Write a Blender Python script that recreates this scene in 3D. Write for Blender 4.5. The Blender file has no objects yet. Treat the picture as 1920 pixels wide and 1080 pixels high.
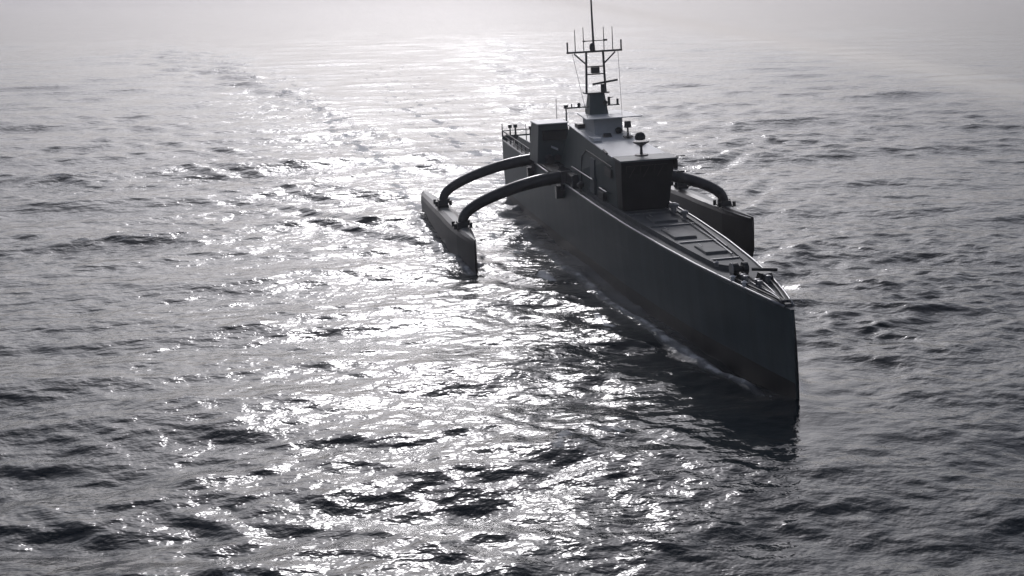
import bpy, bmesh, math, random
import numpy as np
from mathutils import Vector, Matrix
R = math.radians
random.seed(5)
scene = bpy.context.scene
C = scene.collection

# ------------------------------------------------------------------ camera
HEEL, TRIM = R(2.0), R(0.35)                 # ship leans to starboard, bow a little up
PIV = Vector((38, 0, 0))
SHIPROT = Matrix.Rotation(-TRIM, 4, 'Y') @ Matrix.Rotation(HEEL, 4, 'X')
SHIP = Matrix.Translation(PIV) @ SHIPROT @ Matrix.Translation(-PIV)
cp = Vector((74.711, -13.641, 11.871)); yaw, pit, rol, foc = 0.1649, 0.2191, -0.0532, 2560.86
fw = Vector((-math.cos(yaw)*math.cos(pit), math.sin(yaw)*math.cos(pit), -math.sin(pit)))
rt = fw.cross(Vector((0, 0, 1))).normalized(); up = rt.cross(fw)
rt2 = math.cos(rol)*rt + math.sin(rol)*up; up2 = -math.sin(rol)*rt + math.cos(rol)*up
M = Matrix(((rt2.x, up2.x, -fw.x, cp.x), (rt2.y, up2.y, -fw.y, cp.y), (rt2.z, up2.z, -fw.z, cp.z), (0, 0, 0, 1)))
cam = bpy.data.cameras.new('camera'); camo = bpy.data.objects.new('camera', cam); C.objects.link(camo)
camo.matrix_world = SHIP @ M
cam.sensor_width = 36; cam.lens = 36*foc/1920; cam.clip_start = 0.5; cam.clip_end = 30000
scene.camera = camo
scene.render.resolution_x, scene.render.resolution_y = 1024, 576

# ------------------------------------------------------------------ light
SUN_EL, SUN_OFF = R(27), R(3.1)               # height; angle left of the camera's heading
wf = (SHIP @ M).to_3x3() @ Vector((0, 0, -1))
az = math.atan2(wf.y, wf.x) + SUN_OFF
w = bpy.data.worlds.new('World'); scene.world = w; w.use_nodes = True
nt = w.node_tree; bg = nt.nodes['Background']
sky = nt.nodes.new('ShaderNodeTexSky'); sky.sky_type = 'NISHITA'; sky.sun_disc = False
sky.sun_elevation = SUN_EL; sky.sun_rotation = math.pi/2 - az
sky.air_density = 1.0; sky.dust_density = 4.0; sky.ozone_density = 1.0
hs = nt.nodes.new('ShaderNodeHueSaturation'); hs.inputs['Saturation'].default_value = 0.42
nt.links.new(sky.outputs[0], hs.inputs['Color']); tn = nt.nodes.new('ShaderNodeMix'); tn.data_type = 'RGBA'; tn.blend_type = 'MULTIPLY'; tn.inputs[0].default_value = 1
tn.inputs[7].default_value = (.89, .935, 1.075, 1)            # thin mauve overcast
nt.links.new(hs.outputs[0], tn.inputs[6]); nt.links.new(tn.outputs[2], bg.inputs['Color'])
bg.inputs['Strength'].default_value = 0.055
sd = Vector((math.cos(az)*math.cos(SUN_EL), math.sin(az)*math.cos(SUN_EL), math.sin(SUN_EL)))
sl = bpy.data.lights.new('sun', 'SUN'); sl.energy = .5; sl.angle = R(10); sl.color = (1, .975, .99)
so = bpy.data.objects.new('sun', sl); C.objects.link(so)
so.rotation_euler = (-sd).to_track_quat('-Z', 'Y').to_euler(); so.location = sd*60
scene.view_settings.view_transform = 'Standard'; scene.view_settings.look = 'None'
scene.view_settings.exposure = 0.0; scene.view_settings.gamma = 1

# ------------------------------------------------------------------ materials
def mat(name, col, rough=.5, metal=0., var=.25, scale=1.5, streak=False, bump=.0, plates=False):
    m = bpy.data.materials.new(name); m.use_nodes = True
    n = m.node_tree; b = n.nodes['Principled BSDF']
    tc = n.nodes.new('ShaderNodeTexCoord'); mp = n.nodes.new('ShaderNodeMapping')
    if streak: mp.inputs['Scale'].default_value = (1.6, 1.6, .25)
    no = n.nodes.new('ShaderNodeTexNoise'); no.inputs['Scale'].default_value = scale; no.inputs['Detail'].default_value = 7
    no.inputs['Roughness'].default_value = .65
    cr = n.nodes.new('ShaderNodeValToRGB')
    cr.color_ramp.elements[0].position = .3; cr.color_ramp.elements[1].position = .72
    cr.color_ramp.elements[0].color = [c*(1-var) for c in col]+[1]
    cr.color_ramp.elements[1].color = [min(1, c*(1+var)) for c in col]+[1]
    n.links.new(tc.outputs['Object'], mp.inputs[0]); n.links.new(mp.outputs[0], no.inputs['Vector'])
    n.links.new(no.outputs[0], cr.inputs[0]); n.links.new(cr.outputs[0], b.inputs['Base Color'])
    b.inputs['Roughness'].default_value = rough; b.inputs['Metallic'].default_value = metal
    if bump:
        bp = n.nodes.new('ShaderNodeBump'); bp.inputs['Strength'].default_value = bump; bp.inputs['Distance'].default_value = .02
        n.links.new(no.outputs[0], bp.inputs['Height']); n.links.new(bp.outputs[0], b.inputs['Normal'])
        if plates:                                  # weld seams between hull plates
            m2 = n.nodes.new('ShaderNodeMapping'); m2.inputs['Rotation'].default_value = (math.pi/2, 0, 0)
            bk = n.nodes.new('ShaderNodeTexBrick'); bk.inputs['Scale'].default_value = 1; bk.inputs['Brick Width'].default_value = 3.1
            bk.inputs['Row Height'].default_value = 1.02; bk.inputs['Mortar Size'].default_value = .018; bk.inputs['Mortar Smooth'].default_value = .6
            b2 = n.nodes.new('ShaderNodeBump'); b2.inputs['Strength'].default_value = .25; b2.inputs['Distance'].default_value = .01
            n.links.new(tc.outputs['Object'], m2.inputs[0]); n.links.new(m2.outputs[0], bk.inputs['Vector'])
            n.links.new(bk.outputs['Fac'], b2.inputs['Height']); n.links.new(bp.outputs[0], b2.inputs['Normal']); n.links.new(b2.outputs[0], b.inputs['Normal'])
    return m

GREY = mat('hull_grey', (.064, .090, .100), .42, var=.2, scale=.8, streak=True, bump=.15, plates=True)
BLACK = mat('boot_black', (.006, .006, .009), .4, var=.3)
DECK = mat('deck_grey', (.12, .125, .13), .62, var=.25, scale=2.2, bump=.2)
HOUSE = mat('house_grey', (.15, .165, .17), .5, var=.14, scale=1.2, streak=True)
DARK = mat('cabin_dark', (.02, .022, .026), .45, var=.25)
ARM = mat('arm_grey', (.05, .05, .058), .23, var=.2, scale=2)
METAL = mat('fitting_metal', (.30, .30, .31), .35, .5, var=.3, scale=6)
MAST = mat('mast_grey', (.06, .06, .065), .5, var=.2)
WHITE = mat('roof_white', (.78, .78, .79), .45, var=.08)
GLASS = mat('window_glass', (.012, .014, .018), .3, var=.1)
FLOAT = mat('float_dark', (.014, .014, .02), .4, var=.25, scale=1.2, streak=True)
PALE = mat('pale_grey', (.52, .53, .54), .5, var=.1)
SUPER = mat('superstructure_grey', (.085, .11, .112), .5, var=.14, scale=1, streak=True)

# ------------------------------------------------------------------ mesh helpers
def obj(name, bm, m, parent=None, smooth=False, bevel=0):
    me = bpy.data.meshes.new(name)
    bmesh.ops.recalc_face_normals(bm, faces=bm.faces); bm.to_mesh(me); bm.free()
    for mm in (m if isinstance(m, (list, tuple)) else [m]): me.materials.append(mm)
    o = bpy.data.objects.new(name, me); C.objects.link(o); o.parent = parent
    if smooth:
        for p in me.polygons: p.use_smooth = True
    if bevel:
        md = o.modifiers.new('bevel', 'BEVEL'); md.width = bevel; md.segments = 2; md.limit_method = 'ANGLE'
    return o
def hexa(bm, pts):
    """8 points: bottom ring of four, top ring of four"""
    v = [bm.verts.new(p) for p in pts]
    for f in ((0, 1, 2, 3), (4, 5, 6, 7), (0, 1, 5, 4), (1, 2, 6, 5), (2, 3, 7, 6), (3, 0, 4, 7)):
        bm.faces.new([v[i] for i in f])
def box(bm, x0, x1, y0, y1, z0, z1, tx=0, ty=0):
    """box whose top ring is drawn in by tx, ty"""
    hexa(bm, [(x0, y0, z0), (x1, y0, z0), (x1, y1, z0), (x0, y1, z0),
              (x0+tx, y0+ty, z1), (x1-tx, y0+ty, z1), (x1-tx, y1-ty, z1), (x0+tx, y1-ty, z1)])
def tube(bm, pts, r, n=8, sx=1., cap=True):
    """r: radius or list; section width scaled by sx sideways"""
    pts = [Vector(p) for p in pts]; k = len(pts)
    rr = r if isinstance(r, (list, tuple)) else [r]*k
    rings = []
    for i, p in enumerate(pts):
        d = (pts[min(i+1, k-1)]-pts[max(i-1, 0)]).normalized()
        ref = Vector((1, 0, 0)) if abs(d.x) < .9 else Vector((0, 0, 1))
        a = (ref - d*ref.dot(d)).normalized(); b = d.cross(a)
        rings.append([bm.verts.new(p + a*math.cos(2*math.pi*j/n)*rr[i]*sx + b*math.sin(2*math.pi*j/n)*rr[i]) for j in range(n)])
    for A, B in zip(rings, rings[1:]):
        for j in range(n): bm.faces.new((A[j], A[(j+1) % n], B[(j+1) % n], B[j]))
    if cap:
        bm.faces.new(rings[0]); bm.faces.new(rings[-1][::-1])
def lathe(bm, c, prof, n=14):
    rings = [[bm.verts.new((c[0]+r*math.cos(2*math.pi*j/n), c[1]+r*math.sin(2*math.pi*j/n), c[2]+z)) for j in range(n)] for r, z in prof]
    for A, B in zip(rings, rings[1:]):
        for j in range(n): bm.faces.new((A[j], A[(j+1) % n], B[(j+1) % n], B[j]))
    bm.faces.new(rings[0]); bm.faces.new(rings[-1])
def nb(): return bmesh.new()
def interp(x, tab): return float(np.interp(x, [t[0] for t in tab], [t[1] for t in tab]))

# ------------------------------------------------------------------ the ship
ship = bpy.data.objects.new('trimaran_ship', None); C.objects.link(ship)
ship.matrix_world = SHIP
ship['label'] = 'dark grey narrow trimaran warship under way, curved arms carrying a slim float on each side'
ship['category'] = 'ship'

HB = [(0, 1.30), (4, 1.38), (12, 1.45), (22, 1.43), (27, 1.34), (31, 1.16), (34, .93), (36, .71), (38, .42), (39.2, .2), (39.8, .05)]
SH = [(0, 3.44), (10, 3.34), (20, 3.16), (30, 2.98), (36, 2.84), (38, 2.77), (39.8, 2.67)]
WL = [(0, 1.22), (8, 1.34), (18, 1.30), (26, 1.18), (30, 1.02), (33.5, .80), (35.8, .55), (38.2, .28), (39.4, .1), (40, .03)]
def hull_loft(bm, xs, rows, mats):
    """rows(x) -> list of (y, z, dx) from deck edge to keel on one side"""
    rings = []
    for x in xs:
        rw = rows(x)
        rings.append([bm.verts.new((x+dx, -y, z)) for y, z, dx in rw] + [bm.verts.new((x+dx, y, z)) for y, z, dx in rw[::-1]])
    n = len(rings[0])
    for A, B in zip(rings, rings[1:]):
        for j in range(n-1):
            f = bm.faces.new((A[j], A[j+1], B[j+1], B[j]))
            f.material_index = mats[min(j, n-2-j)] if j != n//2-1 else 1
        f = bm.faces.new((A[n-1], A[0], B[0], B[n-1])); f.material_index = 2
    bm.faces.new(rings[0]); bm.faces.new(rings[-1])
def main_rows(x):
    hb, sh, wl = interp(x, HB), interp(x, SH), interp(x, WL)
    k = max(0, (x-36)/3.8)
    st = lambda z: .34*min(1, k*1.05)**2*(1-(z/2.6)**1.6) if x > 36 else 0     # near plumb stem, foot a little ahead
    o = [(hb, sh, 0), (hb+.015*(k < .8), sh-.10, 0)]
    for t in (.25, .5, .75):
        z = sh*(1-t)+.62*t; y = hb*(1-t)+ (wl*1.02)*t + .04*math.sin(t*math.pi)*(1-k)
        o.append((y, z, st(z)))
    o += [(wl*1.02, .62, st(.62)), (wl, 0, st(0)), (wl*.8, -.8, st(-.4)), (.03, -1.9, 0)]
    return o
xs = list(np.linspace(0, 34, 35)) + list(np.linspace(34.5, 39.8, 16))
bm = nb(); hull_loft(bm, xs, main_rows, [0, 0, 0, 0, 0, 1, 1, 1]); 
obj('hull', bm, [GREY, BLACK, DECK], ship)

# strip along the deck edge, its thin highlight put into a lighter colour
for s in (-1, 1):
    bm = nb()
    tube(bm, [(x, s*(interp(x, HB)+.012), interp(x, SH)+.02) for x in np.linspace(.1, 39.5, 60)], .045, 6)
    obj('deck_edge_highlight', bm, METAL, ship, True)

# raised foredeck platform with a rounded front end
bm = nb()
X0, X1 = 19.5, 35.2
st = []
for x in list(np.linspace(X0, X1-.6, 24)) + [X1-.35, X1-.12, X1]:
    e = max(0, (x-(X1-.6))/.6); y = (interp(x, HB)-.34)*math.sqrt(max(0.02, 1-e*e)); z = interp(x, SH)
    st.append([bm.verts.new(p) for p in ((x, -y, z-.12), (x, -y, z+.17), (x, -y+.09, z+.17), (x, -y+.09, z+.11), (x, y-.09, z+.11), (x, y-.09, z+.17), (x, y, z+.17), (x, y, z-.12))])
for A, B in zip(st, st[1:]):
    for j in range(8): bm.faces.new((A[j], A[(j+1) % 8], B[(j+1) % 8], B[j]))
bm.faces.new(st[0]); bm.faces.new(st[-1])
obj('raised_foredeck', bm, DECK, ship)
# hatches, cross beams and pipes on the foredeck
def zd(x): return interp(x, SH)+.11
for x0, x1, y0, y1 in ((26.3, 27.6, -.45, .45), (28.9, 30.6, -.62, .2), (31.9, 33.2, -.36, .42)):
    bm = nb(); box(bm, x0, x1, y0, y1, zd(x1)-.02, zd(x0)+.06, .03, .03); h = obj('deck_hatch', bm, DECK, ship, bevel=.015)
    bm = nb(); tube(bm, [(x0+.2, y0+.1, zd(x0)+.14), (x0+.25, y0+.1, zd(x0)+.13), (x0+.6, y0+.1, zd(x0)+.13), (x0+.65, y0+.1, zd(x0)+.14)], .018, 6); obj('hatch_handle', bm, METAL, h)
for x in (25.6, 28.2, 31.2, 34.0):
    bm = nb(); hw = interp(x, HB)-.46; box(bm, x, x+.06, -hw, hw, zd(x)-.02, zd(x)+.05); obj('deck_beam', bm, METAL, ship)
bm = nb(); tube(bm, [(25, .72, zd(25)+.05), (28, .68, zd(28)+.05), (31, .58, zd(31)+.05), (33.6, .4, zd(33)+.05)], .03, 6); obj('deck_pipe', bm, METAL, ship)
bm = nb(); tube(bm, [(25.4, .95, zd(25)+.06), (29, .86, zd(29)+.06), (32.5, .6, zd(32)+.06)], .022, 6); obj('deck_pipe', bm, METAL, ship)
bm = nb(); lathe(bm, (25.9, .78, zd(26)), [(.1, 0), (.1, .22), (.2, .26), (.2, .34), (.08, .4)]); obj('deck_vent', bm, METAL, ship, False)
bm = nb(); lathe(bm, (27.2, .8, zd(27)), [(.07, 0), (.07, .18), (.14, .22), (.14, .28), (.05, .33)]); obj('deck_vent', bm, METAL, ship, False)

# bow gear: windlass, bitts, V shaped low rails running to the stem head
zb = lambda x: interp(x, SH)
bm = nb()
box(bm, 35.75, 36.25, -.36, .0, zb(36), zb(36)+.12)
tube(bm, [(36, -.42, zb(36)+.26), (36, -.26, zb(36)+.26), (36, -.25, zb(36)+.26), (36, -.12, zb(36)+.26), (36, -.11, zb(36)+.26), (36, .04, zb(36)+.26)], [.19, .19, .1, .1, .2, .2], 14)
wl_ = obj('anchor_windlass', bm, DARK, ship)
bm = nb(); tube(bm, [(36, -.44, zb(36)+.26), (36, -.47, zb(36)+.26)], .2, 14); obj('drum_flange', bm, METAL, wl_)
for x, y in ((36.7, -.3), (36.9, .34), (37.4, -.12)):
    bm = nb()
    lathe(bm, (x-.09, y, zb(x)), [(.05, 0), (.05, .2), (.08, .2), (.08, .25), (.03, .26)]); lathe(bm, (x+.15, y, zb(x)), [(.05, 0), (.05, .2), (.08, .2), (.08, .25), (.03, .26)])
    box(bm, x-.18, x+.24, y-.06, y+.06, zb(x)-.01, zb(x)+.04)
    obj('mooring_bitt', bm, METAL, ship)
for s in (-1, 1):
    bm = nb(); tube(bm, [(x, s*(max(.06, interp(x, HB)-.16)), zb(x)+.07) for x in np.linspace(36.2, 39.3, 12)], .035, 6); obj('bow_coaming', bm, DARK, ship, True)
    bm = nb(); tube(bm, [(x, s*(max(.03, (interp(x, HB)-.3)*.62)), zb(x)+.06) for x in np.linspace(36.9, 39.1, 10)], .028, 6); obj('bow_coaming', bm, METAL, ship, True)
    # open guard rail along the bow edge
bm = nb(); tube(bm, [(36.3, -.18, zb(36)+.2), (37, -.05, zb(37)+.06), (38.2, 0, zb(38)+.05), (39.2, 0, zb(39)+.08)], .035, 6); obj('anchor_chain', bm, MAST, ship)
bm = nb(); box(bm, 38.95, 39.55, -.1, .1, zb(39.5)-.02, zb(39.5)+.08, .05, .02); tube(bm, [(39.2, -.16, zb(39)+.05), (39.2, .16, zb(39)+.05)], .06, 10); obj('bow_roller', bm, MAST, ship)
bm = nb(); box(bm, 36.35, 36.75, .18, .62, zb(36.5), zb(36.5)+.22, .05, .05); tube(bm, [(36.4, .05, zb(36)+.3), (36.8, .7, zb(37)+.34)], .05, 8); obj('chain_stopper', bm, DARK, ship)
bm = nb(); lathe(bm, (35.1, -.62, zb(35)+.17), [(.06, 0), (.06, .1), (.1, .12), (.02, .17)]); obj('fairlead', bm, METAL, ship)
bm = nb(); lathe(bm, (36.4, -.55, zb(36.4)), [(.07, 0), (.06, .12), (.1, .14), (.02, .19)]); obj('fairlead', bm, WHITE, ship)
bm = nb(); lathe(bm, (37.15, -.46, zb(37.1)), [(.07, 0), (.06, .12), (.1, .14), (.02, .19)]); obj('fairlead', bm, WHITE, ship)

# ---- superstructure: long house whose roof steps up aft, forward cabin with overhanging dark front
bm = nb()
hexa(bm, [(13.6, -1.12, 3.1), (24.2, -.94, 3.0), (24.2, .94, 3.0), (13.6, 1.12, 3.1),
          (15.6, -.85, 5.62), (24.2, -1.0, 5.14), (24.2, 1.0, 5.14), (15.6, .85, 5.62)])
hs_ = obj('superstructure', bm, SUPER, ship, bevel=.03)
bm = nb(); hexa(bm, [(15.5, -.9, 5.63), (24.2, -1.08, 5.15), (24.2, 1.08, 5.15), (15.5, .9, 5.63),
                     (15.5, -.9, 5.67), (24.2, -1.08, 5.19), (24.2, 1.08, 5.19), (15.5, .9, 5.67)])
obj('roof', bm, WHITE, ship)
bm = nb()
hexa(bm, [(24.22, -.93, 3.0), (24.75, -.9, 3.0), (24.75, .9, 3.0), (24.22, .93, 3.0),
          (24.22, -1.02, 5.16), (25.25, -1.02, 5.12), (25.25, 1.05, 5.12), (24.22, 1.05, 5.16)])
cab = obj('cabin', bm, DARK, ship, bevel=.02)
bm = nb(); hexa(bm, [(24.23, -1.1, 5.17), (25.45, -1.1, 5.13), (25.45, 1.14, 5.13), (24.23, 1.14, 5.17),
                     (24.23, -1.1, 5.235), (25.45, -1.1, 5.195), (25.45, 1.14, 5.195), (24.23, 1.14, 5.235)])
obj('cabin_roof', bm, HOUSE, cab)
for k in range(3):
    a, b_ = -.80+.55*k, -.80+.55*k+.48
    bm = nb(); hexa(bm, [(25.03, a, 4.5), (25.09, a, 4.5), (25.09, b_, 4.5), (25.03, b_, 4.5), (25.18, a-.01, 4.95), (25.24, a-.01, 4.95), (25.24, b_, 4.95), (25.18, b_, 4.95)])
    obj('window', bm, GLASS, cab)
    bm = nb(); tube(bm, [(25.12, a+.1, 4.5), (25.26, a+.3, 4.9)], .012, 5); obj('wiper', bm, MAST, cab)

bm = nb(); box(bm, 24.4, 25.5, 1.06, 1.1, 4.75, 5.12); tube(bm, [(25.3, 1.08, 4.62), (25.3, 1.42, 4.62)], .04, 6); tube(bm, [(25.3, 1.1, 5.22), (25.3, 1.45, 5.22)], .02, 6); obj('side_lamp_screen', bm, DARK, cab)
# side ledge and grab rails on the starboard wall
for s in (-1, 1):
    bm = nb(); tube(bm, [(x, s*(1.17), 4.02-(x-17)*.02) for x in (17.2, 19, 21)], .035, 6)
    for x in (17.2, 18.4, 19.7, 21): tube(bm, [(x, s*1.17, 4.02-(x-17)*.02), (x, s*1.1, 3.98-(x-17)*.02)], .02, 5)
    obj('grab_rail', bm, METAL, ship)
    bm = nb(); tube(bm, [(x, s*(1.2), 3.9-(x-17)*.02) for x in (22.3, 23.5)], .03, 6)
    for x in (22.3, 23.5): tube(bm, [(x, s*1.2, 3.9-(x-17)*.02), (x, s*1.0, 3.86-(x-17)*.02)], .02, 5)
    obj('grab_rail', bm, METAL, ship)
bm = nb(); hexa(bm, [(20.3, -1.12, 3.35), (21.0, -1.11, 3.35), (21.0, -1.0, 3.35), (20.3, -1.0, 3.35), (20.3, -1.07, 4.75), (21.0, -1.06, 4.75), (21.0, -.96, 4.75), (20.3, -.96, 4.75)])
dr = obj('door', bm, HOUSE, ship)
bm = nb(); tube(bm, [(20.85, -1.13, 4.0), (20.85, -1.16, 4.0), (20.7, -1.16, 4.0)], .015, 5); obj('door_handle', bm, METAL, dr)

bm = nb(); box(bm, 9.8, 15.2, -1.38, 1.38, 3.1, 3.82, .1, .08); obj('machinery_casing', bm, ARM, ship, bevel=.04)
for s in (-1, 1):
    bm = nb(); hexa(bm, [(15.3, s*.9, 3.1), (18.3, s*.9, 3.1), (18.3, s*1.42, 3.1), (15.3, s*1.42, 3.1), (15.3, s*.9, 3.78), (17.9, s*.9, 3.78), (17.9, s*1.34, 3.72), (15.3, s*1.34, 3.72)]); obj('arm_fairing', bm, ARM, ship, bevel=.04)
    bm = nb(); lathe(bm, (19.3, s*1.28, 3.2), [(.05, 0), (.05, .2), (.15, .24), (.16, .36), (.05, .44)]); obj('deck_vent', bm, MAST, ship)
    bm = nb(); box(bm, 21.9, 22.7, min(s*1.02, s*1.16), max(s*1.02, s*1.16), 3.3, 3.62); obj('wall_locker', bm, MAST, ship, bevel=.02)
    bm = nb(); tube(bm, [(18.6, s*1.1, 3.25), (18.6, s*1.02, 4.6), (19.4, s*1.0, 4.95), (23.8, s*1.04, 4.78)], .03, 6); obj('conduit', bm, MAST, ship)
    bm = nb(); hexa(bm, [(22.7, s*1.03, 4.35), (23.7, s*1.03, 4.32), (23.7, s*1.07, 4.32), (22.7, s*1.07, 4.35), (22.7, s*1.01, 4.68), (23.7, s*1.01, 4.65), (23.7, s*1.05, 4.65), (22.7, s*1.05, 4.68)]); obj('side_window', bm, GLASS, ship)
bm = nb(); box(bm, 16.2, 16.9, -.75, -.45, 5.5, 5.78); obj('roof_locker', bm, MAST, ship, bevel=.02)
bm = nb(); box(bm, 19.3, 19.6, -.3, .1, 5.35, 5.6, .05, .05); obj('roof_locker', bm, MAST, ship, bevel=.02)
# pilot house aft on the roof, thin white roof plate
bm = nb(); hexa(bm, [(16.4, -.42, 5.3), (18.9, -.45, 5.25), (18.9, .72, 5.25), (16.4, .72, 5.3), (16.4, -.42, 6.17), (18.6, -.45, 6.14), (18.6, .80, 6.14), (16.4, .8, 6.17)])
ph = obj('pilot_house', bm, PALE, ship, bevel=.03)
bm = nb(); hexa(bm, [(16.2, -.62, 6.16), (19.2, -.9, 6.17), (19.2, 1.5, 6.17), (16.2, 1.3, 6.16), (16.2, -.62, 6.22), (19.2, -.9, 6.21), (19.2, 1.5, 6.21), (16.2, 1.3, 6.22)])
obj('pilot_house_roof', bm, WHITE, ph)
# roof gear
bm = nb(); box(bm, 19.9, 20.3, .45, .8, 5.45, 5.5); tube(bm, [(20.1, .62, 5.4), (20.1, .62, 5.85)], .04, 8); box(bm, 19.98, 20.22, .5, .75, 5.85, 6.12, .02, .02); obj('searchlight', bm, MAST, ship)
bm = nb(); lathe(bm, (21.4, .78, 5.32), [(.1, 0), (.1, .12), (.2, .16), (.22, .28), (.17, .4), (.06, .46)]); obj('camera_dome', bm, DARK, ship, True)
bm = nb(); lathe(bm, (18.9, .55, 5.5), [(.08, 0), (.14, .06), (.15, .18), (.06, .26)]); obj('camera_dome', bm, DARK, ship, True)
bm = nb(); lathe(bm, (24.4, 0, 5.235), [(.26, 0), (.26, .03), (.06, .05), (.045, .3), (.07, .36), (.3, .48), (.3, .53), (.24, .54)]); obj('satellite_antenna', bm, MAST, ship, False)
bm = nb(); tube(bm, [(23.3, -1.08, 5.24), (22.7, -1.07, 5.32)], .05, 6); obj('roof_lamp', bm, DARK, ship)
bm = nb(); box(bm, 19.7, 20.6, -.95, -.6, 5.42, 5.56); obj('roof_locker', bm, WHITE, ship, bevel=.02)

# ---- intake box on the starboard side over the arms
bm = nb()
hexa(bm, [(12.0, -2.05, 3.8), (13.95, -2.05, 3.8), (13.95, -.3, 3.8), (12.0, -.3, 3.8),
          (12.2, -1.93, 5.55), (13.8, -1.9, 5.55), (13.8, -.55, 5.55), (12.2, -.55, 5.55)])
ib = obj('intake_box', bm, GREY, ship, bevel=.03)
bm = nb(); box(bm, 12.15, 13.86, -1.96, -.51, 5.555, 5.60); obj('lit_top_plate', bm, WHITE, ib)  # white colour stands in for light falling on the box top
bm = nb(); hexa(bm, [(13.92, -1.38, 4.5), (14.02, -1.38, 4.5), (14.02, -1.08, 4.36), (13.92, -1.08, 4.36), (13.92, -1.38, 4.6), (14.02, -1.38, 4.6), (14.02, -1.08, 4.46), (13.92, -1.08, 4.46)]); obj('lamp_bracket', bm, WHITE, ib)
bm = nb(); box(bm, 13.5, 13.99, -1.75, -.6, 4.85, 5.3); obj('louvre', bm, DARK, ib)
bm = nb(); tube(bm, [(13.8, -1.5, 4.03), (14.3, -1.5, 4.0)], .19, 12); tube(bm, [(13.8, -1.1, 4.03), (14.15, -1.1, 4.05)], .14, 12); obj('exhaust_pipe', bm, MAST, ib)

# ---- stern deck: low house, bulwark rails, posts and whips
bm = nb(); box(bm, 3.0, 9.6, -1.1, 1.1, 3.3, 3.95, .15, .12); obj('aft_house', bm, GREY, ship, bevel=.03)
for s in (-1, 1):
    bm = nb(); tube(bm, [(.1, s*1.28, 3.95), (8.5, s*1.38, 3.85)], .035, 6); tube(bm, [(.1, s*1.28, 3.7), (8.5, s*1.38, 3.6)], .025, 6)
    for k in range(8): x = .1+1.2*k; tube(bm, [(x, s*(1.28+.012*k), 3.36), (x, s*(1.28+.012*k), 3.95-.012*x)], .025, 5)
    obj('guard_rail', bm, MAST, ship)
bm = nb(); box(bm, .05, .12, -1.28, 1.28, 3.42, 3.7); tube(bm, [(.08, -1.28, 3.95), (.08, 1.28, 3.95)], .03, 6); obj('stern_bulwark', bm, GREY, ship)
for x, y, z, r in ((.1, -1.3, 4.35, .03), (1.2, -1.05, 4.25, .045), (2.6, -1.0, 4.4, .06), (5.2, -.9, 4.75, .025), (6.0, -.8, 4.6, .08), (9.8, -.2, 6.35, .018), (9.9, .25, 5.9, .05), (11.0, .95, 6.1, .018), (4.0, .6, 4.7, .04)):
    bm = nb(); tube(bm, [(x, y, 3.4), (x, y, 3.9), (x, y, z)], [r*1.4, r, r*.7], 8)
    if r > .04: box(bm, x-.09, x+.09, y-.09, y+.09, z-.05, z+.12)
    obj('deck_post', bm, MAST, ship)
bm = nb(); lathe(bm, (2.0, .1, 3.4), [(.2, 0), (.24, .3), (.2, .6), (.1, .7)]); obj('life_raft', bm, WHITE, ship, True)

# ---- mast
bm = nb(); MX = 17.1; MY = .06
hexa(bm, [(MX-.45, MY-.42, 6.2), (MX+.4, MY-.42, 6.2), (MX+.4, MY+.42, 6.2), (MX-.45, MY+.42, 6.2), (MX-.3, MY-.32, 7.08), (MX+.22, MY-.32, 7.08), (MX+.22, MY+.32, 7.08), (MX-.3, MY+.32, 7.08)])
mast = obj('mast', bm, SUPER, ship, bevel=.02)
for s in (-1, 1):
    bm = nb(); tube(bm, [(MX+.1, MY+s*1.0, 8.82), (MX+1.4, MY+s*.75, 6.22)], .009, 5); obj('stay', bm, MAST, mast)
bm = nb(); box(bm, MX-.35, MX+.28, MY-.52, MY+.52, 7.085, 7.14); obj('mast_platform', bm, MAST, mast)
for s in (-1, 1):
    bm = nb(); tube(bm, [(MX, MY+s*.42, 7.14), (MX, MY+s*.37, 8.82)], .05, 8); obj('leg', bm, MAST, mast)
    bm = nb(); tube(bm, [(MX, MY+s*.39, 8.33), (MX, MY+s*.9, 8.80)], .035, 6); obj('brace', bm, MAST, mast)
bm = nb(); box(bm, MX-.05, MX+.05, MY-1.22, MY+1.2, 8.82, 8.9); y_ = obj('yard', bm, MAST, mast)
bm = nb(); tube(bm, [(MX, MY-.41, 7.9), (MX, MY+.4, 7.9)], .03, 6); tube(bm, [(MX, MY-.4, 8.22), (MX, MY+.39, 8.22)], .03, 6); obj('crossbar', bm, MAST, mast)
bm = nb(); box(bm, MX-.14, MX+.1, MY-.17, MY+.17, 7.94, 8.19); obj('equipment_box', bm, MAST, mast, bevel=.01)
for y, z in ((-1.18, 9.22), (-.84, 9.82), (-.47, 9.9), (.42, 9.88), (.80, 9.86), (1.17, 9.18)):
    t = .035 if abs(y) > 1 else .02
    bm = nb(); tube(bm, [(MX, MY+y, 8.88), (MX, MY+y, 9.3), (MX, MY+y, z)], [t, t, t*.7], 6); obj('whip_antenna', bm, MAST, mast)
bm = nb(); tube(bm, [(MX, MY-.46, 9.31), (MX, MY+.5, 9.31)], .022, 6); box(bm, MX-.06, MX+.06, MY+.4, MY+.56, 9.28, 9.36); box(bm, MX-.05, MX+.05, MY-.5, MY-.4, 9.28, 9.34); obj('crossbar', bm, MAST, mast)
bm = nb(); tube(bm, [(MX, MY-.02, 8.88), (MX, MY-.04, 9.25), (MX, MY-.06, 10.2), (MX, MY-.08, 12.0)], [.06, .05, .042, .03], 8); lathe(bm, (MX+.02, MY-.1, 8.9), [(.1, 0), (.12, .1), (.11, .26), (.04, .32)]); obj('topmast', bm, MAST, mast)
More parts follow.
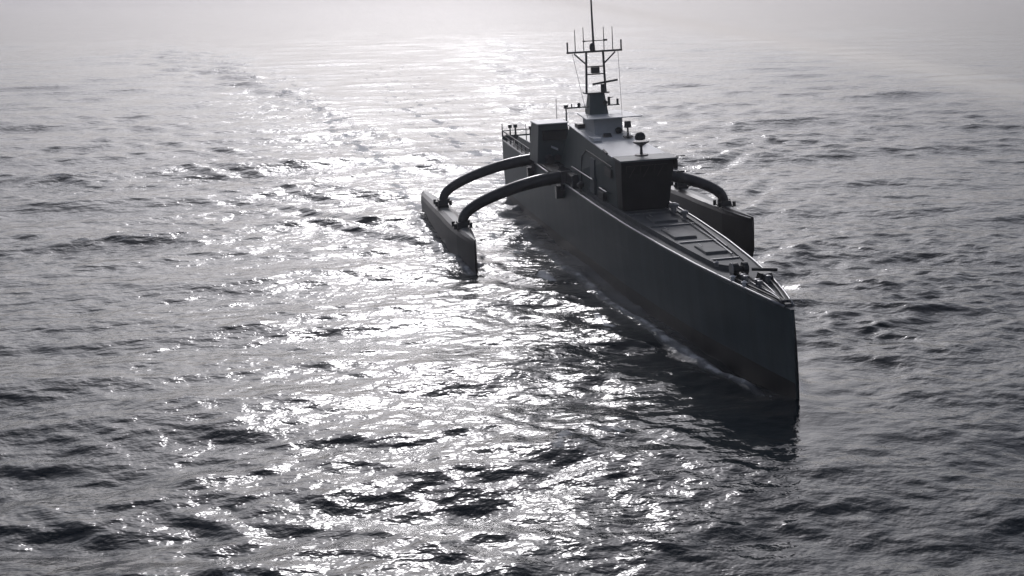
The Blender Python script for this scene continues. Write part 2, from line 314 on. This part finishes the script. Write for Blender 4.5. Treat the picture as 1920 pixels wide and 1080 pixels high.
bm = nb(); tube(bm, [(MX+.25, MY+.25, 7.14), (MX+.25, MY+.25, 7.48)], .1, 10); tube(bm, [(MX+.25, MY-.2, 7.49), (MX+.25, MY+.9, 7.62)], .045, 8); obj('radar', bm, MAST, mast)
bm = nb(); box(bm, MX-.04, MX+.06, MY-1.32, MY-.33, 6.5, 6.56); tube(bm, [(MX, MY-1.1, 6.56), (MX, MY-1.1, 6.7)], .03, 6); lathe(bm, (MX, MY-.78, 6.56), [(.06, 0), (.08, .1), (.03, .17)]); obj('lower_yard', bm, MAST, mast)
bm = nb(); box(bm, MX-.04, MX+.06, MY+.36, MY+1.0, 6.52, 6.57)
tube(bm, [(MX, MY+.55, 6.57), (MX, MY+.55, 6.9)], .06, 8); tube(bm, [(MX, MY+.93, 6.57), (MX, MY+.93, 6.8)], .05, 8); tube(bm, [(MX, MY+.55, 6.86), (MX, MY+.75, 6.88)], .02, 6); obj('lower_yard', bm, MAST, mast)
bm = nb(); lathe(bm, (MX+.42, MY+.28, 6.6), [(.06, 0), (.1, .06), (.1, .14), (.04, .2)]); obj('mast_lamp', bm, DARK, mast)

# ---- arms and floats
def cat(pts, n=6):
    P = [Vector(p) for p in pts]; P = [P[0]*2-P[1]]+P+[P[-1]*2-P[-2]]; out = []
    for i in range(1, len(P)-2):
        for k in range(n):
            t = k/n
            out.append(.5*((2*P[i])+(P[i+1]-P[i-1])*t+(2*P[i-1]-5*P[i]+4*P[i+1]-P[i+2])*t*t+(3*P[i]-P[i-1]-3*P[i+1]+P[i+2])*t**3))
    out.append(P[-2]); return out
AP = [(.9, 3.5), (1.6, 3.47), (2.5, 3.37), (3.5, 3.17), (4.6, 2.83), (5.4, 2.47), (5.85, 2.1), (6.0, 1.55)]
for s in (-1, 1):
    for ax, th in ((16.3, 1.0), (9.6, .95)):
        bm = nb(); pts = cat([(ax, s*y, z) for y, z in AP]); n = len(pts)
        tube(bm, pts, [(.31-.10*i/(n-1))*th for i in range(n)], 16, 1.25)
        a = obj('outrigger_arm', bm, ARM, ship, True)
        for q in (int(n*.22), int(n*.8)):
            rr = (.31-.10*q/(n-1))*th+.018; bm = nb(); tube(bm, [pts[q-1].lerp(pts[q], .7), pts[q].lerp(pts[q+1], .3)], rr, 16, 1.25); obj('arm_flange', bm, ARM, a)
        bm = nb(); box(bm, ax-.42, ax+.42, min(s*5.74, s*6.26), max(s*5.74, s*6.26), 1.5, 1.64); hexa(bm, [(ax+a_*.34, s*6.0+b_*.24, 1.6) for a_, b_ in ((-1, -1), (1, -1), (1, 1), (-1, 1))]+[(ax+a_*.27, s*5.97+b_*.22, 1.86) for a_, b_ in ((-1, -1), (1, -1), (1, 1), (-1, 1))])
        for dx in (-.36, .36):
            for dy in (-.27, .27): tube(bm, [(ax+dx, s*5.98+dy*1.25, 1.6), (ax+dx, s*5.98+dy*1.25, 1.84)], .075, 8)
        obj('arm_foot', bm, DARK, a)
        bm = nb(); box(bm, ax-.55, ax+.55, min(s*.95, s*1.62), max(s*.95, s*1.62), 2.95, 3.78, .1, .05); obj('arm_root', bm, ARM, a, bevel=.05)
        bm = nb(); box(bm, ax-.2, ax+.2, min(s*1.4, s*1.75), max(s*1.4, s*1.75), 2.55, 3.1, .04, .0); obj('root_bracket', bm, ARM, a)
FH = [(1.5, .2), (3, .38), (8, .47), (14, .46), (17, .36), (19, .17), (20.05, .04)]
def float_rows(x):
    h = interp(x, FH); k = max(0, (x-17)/3.05); t = interp(x, [(1.5, 1.12), (7, 1.38), (12, 1.54), (20, 1.64)])
    cut = .55*k*k
    b = -.75+.5*k**3
    return [(h*.35, t+.04, 0), (h*.8, t-.05, 0), (h, t-.2, 0), (h*1.02, .8, 0), (h*.95, .25, 0), (h*.8, -.2, -cut*.5), (.03, b, -cut)]
for s in (-1, 1):
    bm = nb(); hull_loft(bm, list(np.linspace(1.5, 17, 20))+list(np.linspace(17.4, 20.05, 10)), float_rows, [0, 0, 0, 0, 1, 1, 1])
    for v in bm.verts: v.co.y += s*5.98
    f = obj('outrigger_float', bm, [FLOAT, BLACK, HOUSE], ship)
    bm = nb(); tube(bm, [(x, s*5.98-s*(interp(x, FH)*.82), float_rows(x)[1][1]+.01) for x in np.linspace(14.5, 19.9, 10)], .025, 5); obj('edge_strip', bm, METAL, f)

# ------------------------------------------------------------------ the sea
def axis(segs):
    a = [segs[0][0]]
    for x0, x1, d0, d1 in segs:
        x = a[-1]
        while x < x1-1e-6:
            t = (x-x0)/(x1-x0); d = d0*(d1/d0)**max(0, min(1, t)); x += d; a.append(min(x, x1))
    return np.array(a)
ax = axis([(-6000, -400, 260, 9), (-400, -80, 9, .9), (-80, 20, .9, .16), (20, 56, .16, .09), (56, 84, .09, 1.2), (84, 2500, 1.2, 220)])
ay = axis([(-3500, -150, 220, 5), (-150, -22, 5, .20), (-22, 6, .20, .12), (6, 14, .12, .20), (14, 150, .2, 5), (150, 3500, 5, 220)])
X, Y = np.meshgrid(ax, ay, indexing='ij')
dX = np.gradient(ax)[:, None]+0*X; dY = np.gradient(ay)[None, :]+0*X
print('sea verts', X.size)
sp = np.maximum(dX, dY)
rng = np.random.default_rng(11)
Z = np.zeros_like(X); HX = np.zeros_like(X); HY = np.zeros_like(X)
hdg = math.atan2(wf.y, wf.x) + R(14.6)                        # waves roll roughly along the line to the sun
N = 84
# slow patchiness: gusts make some areas rougher
gust = np.zeros_like(X)
for i in range(10):
    L = rng.uniform(14, 60); a = rng.uniform(0, 2*np.pi); gust += np.sin(2*np.pi/L*(X*np.cos(a)+Y*np.sin(a))+rng.uniform(0, 6.28))
gust0 = np.clip(gust/3, -1, 1)
gust = 1+.12*np.clip(gust, -3, 3)
for i in range(N):
    L = .55*(16/.55)**(i/(N-1))*rng.uniform(.93, 1.07)
    a = hdg + rng.normal(0, .62 if L < 5 else .38)
    k = 2*np.pi/L
    slope = .0195*(1.0 if L < 4 else (4/L)**.25)*(1.35 if .6 < L < 2.2 else 1)
    A = slope/k
    att = np.clip((L/sp-2.2)/2.5, 0, 1)
    ph = k*(X*np.cos(a)+Y*np.sin(a))+rng.uniform(0, 2*np.pi)
    g = A*att*(gust if L < 6 else 1)
    s_ = np.sin(ph); Z += g*np.cos(ph); HX -= .75*g*np.cos(a)*s_; HY -= .75*g*np.sin(a)*s_
# wakes: diverging wave packets behind each bow, flattened wash astern
foam = np.zeros_like(X)
wlx = np.array([t[0] for t in WL]); wly = np.array([t[1] for t in WL])
def nz(sc, seed, stretch=1.):
    r = np.random.default_rng(seed); o = np.zeros_like(X)
    for i in range(14):
        L = sc*r.uniform(.5, 2); a = r.uniform(0, 2*np.pi)
        o += np.sin(2*np.pi/L*(X/stretch*np.cos(a)+Y*np.sin(a))+r.uniform(0, 6.28))
    return o/3.7
n1, n2, n3 = nz(1.6, 3, 2.2), nz(.6, 4, 1.5), nz(5, 8, 2)
for (bx, by, A0, wl0) in ((39.6, 0, .11, 2.6), (20, -6, .07, 1.9), (20, 6, .05, 1.9)):
    s = bx-X
    for sg in (-1, 1):
        t = (Y-by)*sg
        on = (s > 0)
        c = .30*s+.2
        env = np.exp(-((t-c)/(.7+.085*np.abs(s)))**2)*on/np.sqrt(1+np.abs(s)/14)*np.clip(s/1.5, 0, 1)
        ph = 2*np.pi/wl0*(t*math.cos(R(36))-s*math.sin(R(36)))
        att = np.clip((wl0/sp-2.2)/2.5, 0, 1)
        Z += A0*env*np.cos(ph+.6*n3)*att*np.where(s > 0, 1, 0)*(t > 0)
# smoother water pushed out beside the hull
hw0 = np.interp(X, wlx, wly); dd = np.abs(Y)-hw0
calm = np.exp(-(np.maximum(dd, 0)/2.6)**2)*np.clip((X-14)/10, 0, 1)*np.clip((42.5-X)/2.5, 0, 1)*np.clip(1-.25*n3, .3, 1)
calm = np.maximum(calm, .95*np.exp(-((Y+1.2)/3.6)**2)*np.clip((X-33)/4, 0, 1)*np.clip((45.5-X)/3, 0, 1)*np.clip(1-.2*n1, .3, 1))
Z *= 1-.62*calm
# smooth water astern between the wake edges, and a slick far off to port
edge = 2.5+.14*np.maximum(-X-16, 0)
wk = np.exp(-(Y/(edge*.9))**6)*np.clip((-4-X)/10, 0, 1)*np.exp(-np.maximum(-X-60, 0)/220)
slick = 1/(1+np.exp(-(Y-np.interp(X, [-3000, -327, -117, -45, 0], [500, 104, 71, 56, 48]) - 1.5*n3)/2.2))*(X < 30)
Z *= 1-.5*wk-.45*slick
calm = np.maximum(calm, np.maximum(.6*wk, .7*slick))
calm = np.maximum(calm, .2*np.clip(-gust0+.1, 0, 1))
for sg, am in ((-1, 1.), (1, .6)):
    t = Y*sg-edge; back = np.clip((-8-X)/8, 0, 1)
    wdt = .55+.012*np.abs(X)
    Z += am*.14*np.exp(-((t+.3*n1)/wdt)**2)*back*np.exp(-np.maximum(-X-60, 0)/60)*np.clip(1+.5*n3, .2, 1.6)
    s = -X; wl0 = 7.5
    env = np.exp(-((t-.02*s)/(2.5+.045*np.abs(s)))**2)*np.clip((s-45)/40, 0, 1)*np.exp(-np.maximum(s-200, 0)/150)
    Z += am*.22*env*np.cos(2*np.pi/wl0*(t*math.cos(R(33))-s*math.sin(R(33)))+.5*n3)*np.clip((wl0/sp-2.)/2, 0, 1)
oldw = np.interp(X, [-3000, -327, -117, -45, 0, 40], [500, 104, 71, 56, 50, 47])+1.5*n3
band = np.exp(-((Y-oldw-4)/(5.5+.03*np.abs(X)))**2)*(X < 60)
Z *= 1-.8*np.clip(band, 0, 1); calm = np.maximum(calm, 1.3*band)
# main hull: bow wave ridge and foam streaks by the side
hw = np.interp(X, wlx, wly); d = np.abs(Y)-hw; along = np.clip((39.8-X)/40, 0, 1.2)
inl = (X < 39.9) & (X > -1)
rc = .32+1.0*along**.7 + .10*n1
ridge = np.exp(-((d-rc)/(.16+.25*along))**2)*inl*(d > -.3)
Z += .14*ridge*np.exp(-along*2.2)*np.clip((39.2-X)/1.5, 0, 1)
aer = .5*np.exp(-((d-rc)/(.11+.35*along))**2)*inl*np.clip(1+.3*n2, .3, 1.3)*np.clip((39.2-X)/1.5, 0, 1)*np.exp(-along*1.2)
aer = np.maximum(aer, .17*np.exp(-(np.maximum(d, 0)/(.2+.085*np.maximum(37-X, 0)))**2)*np.clip((36-X)/8, 0, 1)*(X > -30)*np.clip(.75+.4*n1+.25*n3, 0, 1.3))
foam += 1.0*ridge*(.85+.3*n2)*np.exp(-along*1.0)*np.clip((39.3-X)/2, 0, 1)
foam += 1.0*np.exp(-((d-rc*1.9-.3)/(.14+.2*along))**2)*inl*np.clip(n1+.1, 0, 1)*np.clip((37-X)/3, 0, 1)*(d > 0)
foam += .6*np.exp(-(np.maximum(d, 0)/(.12))**2)*inl*(.2+.6*n2)*(X < 22)
# churned water between the hull and the floats
aer = np.maximum(aer, .34*np.exp(-((np.abs(Y)-3.0)/1.7)**4)*np.clip((19-X)/5, 0, 1)*np.clip((X+25)/20, 0, 1)*np.clip(.35+.45*n1+.45*n3+.25*n2, 0, 1.2))
# wash of the hull and floats behind
for (x1, y0, w0, gr, am) in ((3, 0, 1.2, .045, .95), (6, -6, .6, .03, .95), (6, 6, .5, .03, .6), (24, -3.5, .8, .02, .35)):
    s = x1-X; wd = w0+gr*np.maximum(s, 0); y0 = y0-.055*np.maximum(s, 0) if y0 < 0 else y0
    e = np.exp(-((Y-y0)/wd)**2)*(s > 0)*np.exp(-np.maximum(s, 0)/90)*np.clip(s/3, 0, 1)
    foam += am*e*(.45+.8*n1+.4*n2); Z *= (1-.45*e)
for by in (-6, 6):
    fw_ = np.interp(X, [t[0] for t in FH], [t[1] for t in FH]); df = np.abs(Y-by)-fw_
    inf = (X < 20.1) & (X > 1)
    r2 = .08+.5*np.clip((20-X)/18, 0, 1)
    foam += .9*np.exp(-((df-r2)/.16)**2)*inf*(.4+.7*n2)
    Z += .07*np.exp(-((df-r2)/.2)**2)*inf*np.clip((19.8-X)/1.5, 0, 1)
    aer = np.maximum(aer, .3*np.exp(-((df-r2)/.22)**2)*inf*np.clip(1+.4*n2, .2, 1.3))
# a scatter of small breaking crests
crest = (Z-1.9*Z.std())/Z.std()
foam += np.clip(crest, 0, 1)*.55*np.clip(n2+.2, 0, 1)
Z += .16*np.exp(-(((X-39.9)/1.3)**2+(Y/.8)**2))
foam += .5*np.exp(-(((X-39.3)/.9)**2+((np.abs(Y)-.45)/.25)**2))*(.7+.5*n2)
foam = np.clip(foam, 0, 1)
nx, ny = X.shape
co = np.stack([X+HX, Y+HY, Z], -1).reshape(-1, 3).astype(np.float32)
idx = np.arange(nx*ny).reshape(nx, ny)
fc = np.stack([idx[:-1, :-1], idx[1:, :-1], idx[1:, 1:], idx[:-1, 1:]], -1).reshape(-1, 4)
me = bpy.data.meshes.new('sea')
me.vertices.add(len(co)); me.vertices.foreach_set('co', co.ravel())
me.loops.add(fc.size); me.loops.foreach_set('vertex_index', fc.ravel().astype(np.int32))
me.polygons.add(len(fc)); me.polygons.foreach_set('loop_start', np.arange(0, fc.size, 4, dtype=np.int32))
me.update(calc_edges=True)
me.polygons.foreach_set('use_smooth', np.ones(len(fc), dtype=bool))
aa = me.attributes.new('aerated', 'FLOAT', 'POINT'); aa.data.foreach_set('value', aer.ravel().astype(np.float32))
ac = me.attributes.new('calm', 'FLOAT', 'POINT'); ac.data.foreach_set('value', calm.ravel().astype(np.float32))
at = me.attributes.new('foam', 'FLOAT', 'POINT'); at.data.foreach_set('value', foam.ravel().astype(np.float32))
sea = bpy.data.objects.new('sea', me); C.objects.link(sea); sea['kind'] = 'structure'
m = bpy.data.materials.new('sea_water'); m.use_nodes = True; n = m.node_tree; b = n.nodes['Principled BSDF']; out = n.nodes['Material Output']
b.inputs['Base Color'].default_value = (.003, .011, .018, 1); b.inputs['Roughness'].default_value = .12; b.inputs['IOR'].default_value = 1.34
tc = n.nodes.new('ShaderNodeTexCoord')
def noise(scale, sx, sy, detail, rough=.55, rot=0):
    mp = n.nodes.new('ShaderNodeMapping'); mp.inputs['Scale'].default_value = (sx, sy, 1); mp.inputs['Rotation'].default_value = (0, 0, rot)
    t = n.nodes.new('ShaderNodeTexNoise'); t.inputs['Scale'].default_value = scale; t.inputs['Detail'].default_value = detail; t.inputs['Roughness'].default_value = rough
    n.links.new(tc.outputs['Object'], mp.inputs[0]); n.links.new(mp.outputs[0], t.inputs['Vector']); return t
def bumpn(src, dist, strength, prev=None):
    bp = n.nodes.new('ShaderNodeBump'); bp.inputs['Distance'].default_value = dist; bp.inputs['Strength'].default_value = strength
    n.links.new(src.outputs[0], bp.inputs['Height'])
    if prev: n.links.new(prev.outputs[0], bp.inputs['Normal'])
    return bp
b1 = bumpn(noise(.35, 1.0, .55, 3), .35, 1.0)
b2 = bumpn(noise(2.1, 1.0, .8, 3, .5), .10, 1.0, b1)
n.links.new(b2.outputs[0], b.inputs['Normal'])
ca = n.nodes.new('ShaderNodeAttribute'); ca.attribute_name = 'calm'
inv = n.nodes.new('ShaderNodeMath'); inv.operation = 'MULTIPLY_ADD'; inv.inputs[1].default_value = -.7; inv.inputs[2].default_value = 1
n.links.new(ca.outputs['Fac'], inv.inputs[0]); n.links.new(inv.outputs[0], b2.inputs['Strength']); n.links.new(inv.outputs[0], b1.inputs['Strength'])
fo = n.nodes.new('ShaderNodeAttribute'); fo.attribute_name = 'foam'
fn = noise(3.2, .7, 1.2, 8, .7)
mx = n.nodes.new('ShaderNodeMath'); mx.operation = 'MULTIPLY_ADD'; mx.inputs[1].default_value = 1.6; mx.inputs[2].default_value = -1.15
n.links.new(fn.outputs[0], mx.inputs[0])
ad = n.nodes.new('ShaderNodeMath'); ad.operation = 'ADD'; n.links.new(fo.outputs['Fac'], ad.inputs[0]); n.links.new(mx.outputs[0], ad.inputs[1])
mr = n.nodes.new('ShaderNodeMapRange'); mr.inputs['From Min'].default_value = 0.0; mr.inputs['From Max'].default_value = .55; mr.inputs['To Max'].default_value = .8
n.links.new(ad.outputs[0], mr.inputs['Value'])
ae = n.nodes.new('ShaderNodeAttribute'); ae.attribute_name = 'aerated'
mxx = n.nodes.new('ShaderNodeMath'); mxx.operation = 'MAXIMUM'; n.links.new(mr.outputs[0], mxx.inputs[0]); n.links.new(ae.outputs['Fac'], mxx.inputs[1])
fb = n.nodes.new('ShaderNodeBsdfDiffuse'); fb.inputs['Color'].default_value = (.85, .86, .88, 1)
ms = n.nodes.new('ShaderNodeMixShader'); n.links.new(mxx.outputs[0], ms.inputs[0]); n.links.new(b.outputs[0], ms.inputs[1]); n.links.new(fb.outputs[0], ms.inputs[2])
n.links.new(ms.outputs[0], out.inputs['Surface'])
me.materials.append(m)

# ------------------------------------------------------------------ haze
bm = nb(); box(bm, -6500, 3000, -4000, 4000, -3.5, 16.5)
hz = obj('haze', bm, [], None); hz['kind'] = 'stuff'
hm = bpy.data.materials.new('haze_air'); hm.use_nodes = True; n = hm.node_tree
n.nodes.remove(n.nodes['Principled BSDF'])
pv = n.nodes.new('ShaderNodeVolumePrincipled'); pv.inputs['Color'].default_value = (.95, .94, .98, 1)
pv.inputs['Density'].default_value = .0005; pv.inputs['Anisotropy'].default_value = .65
n.links.new(pv.outputs[0], n.nodes['Material Output'].inputs['Volume'])
hz.data.materials.append(hm)
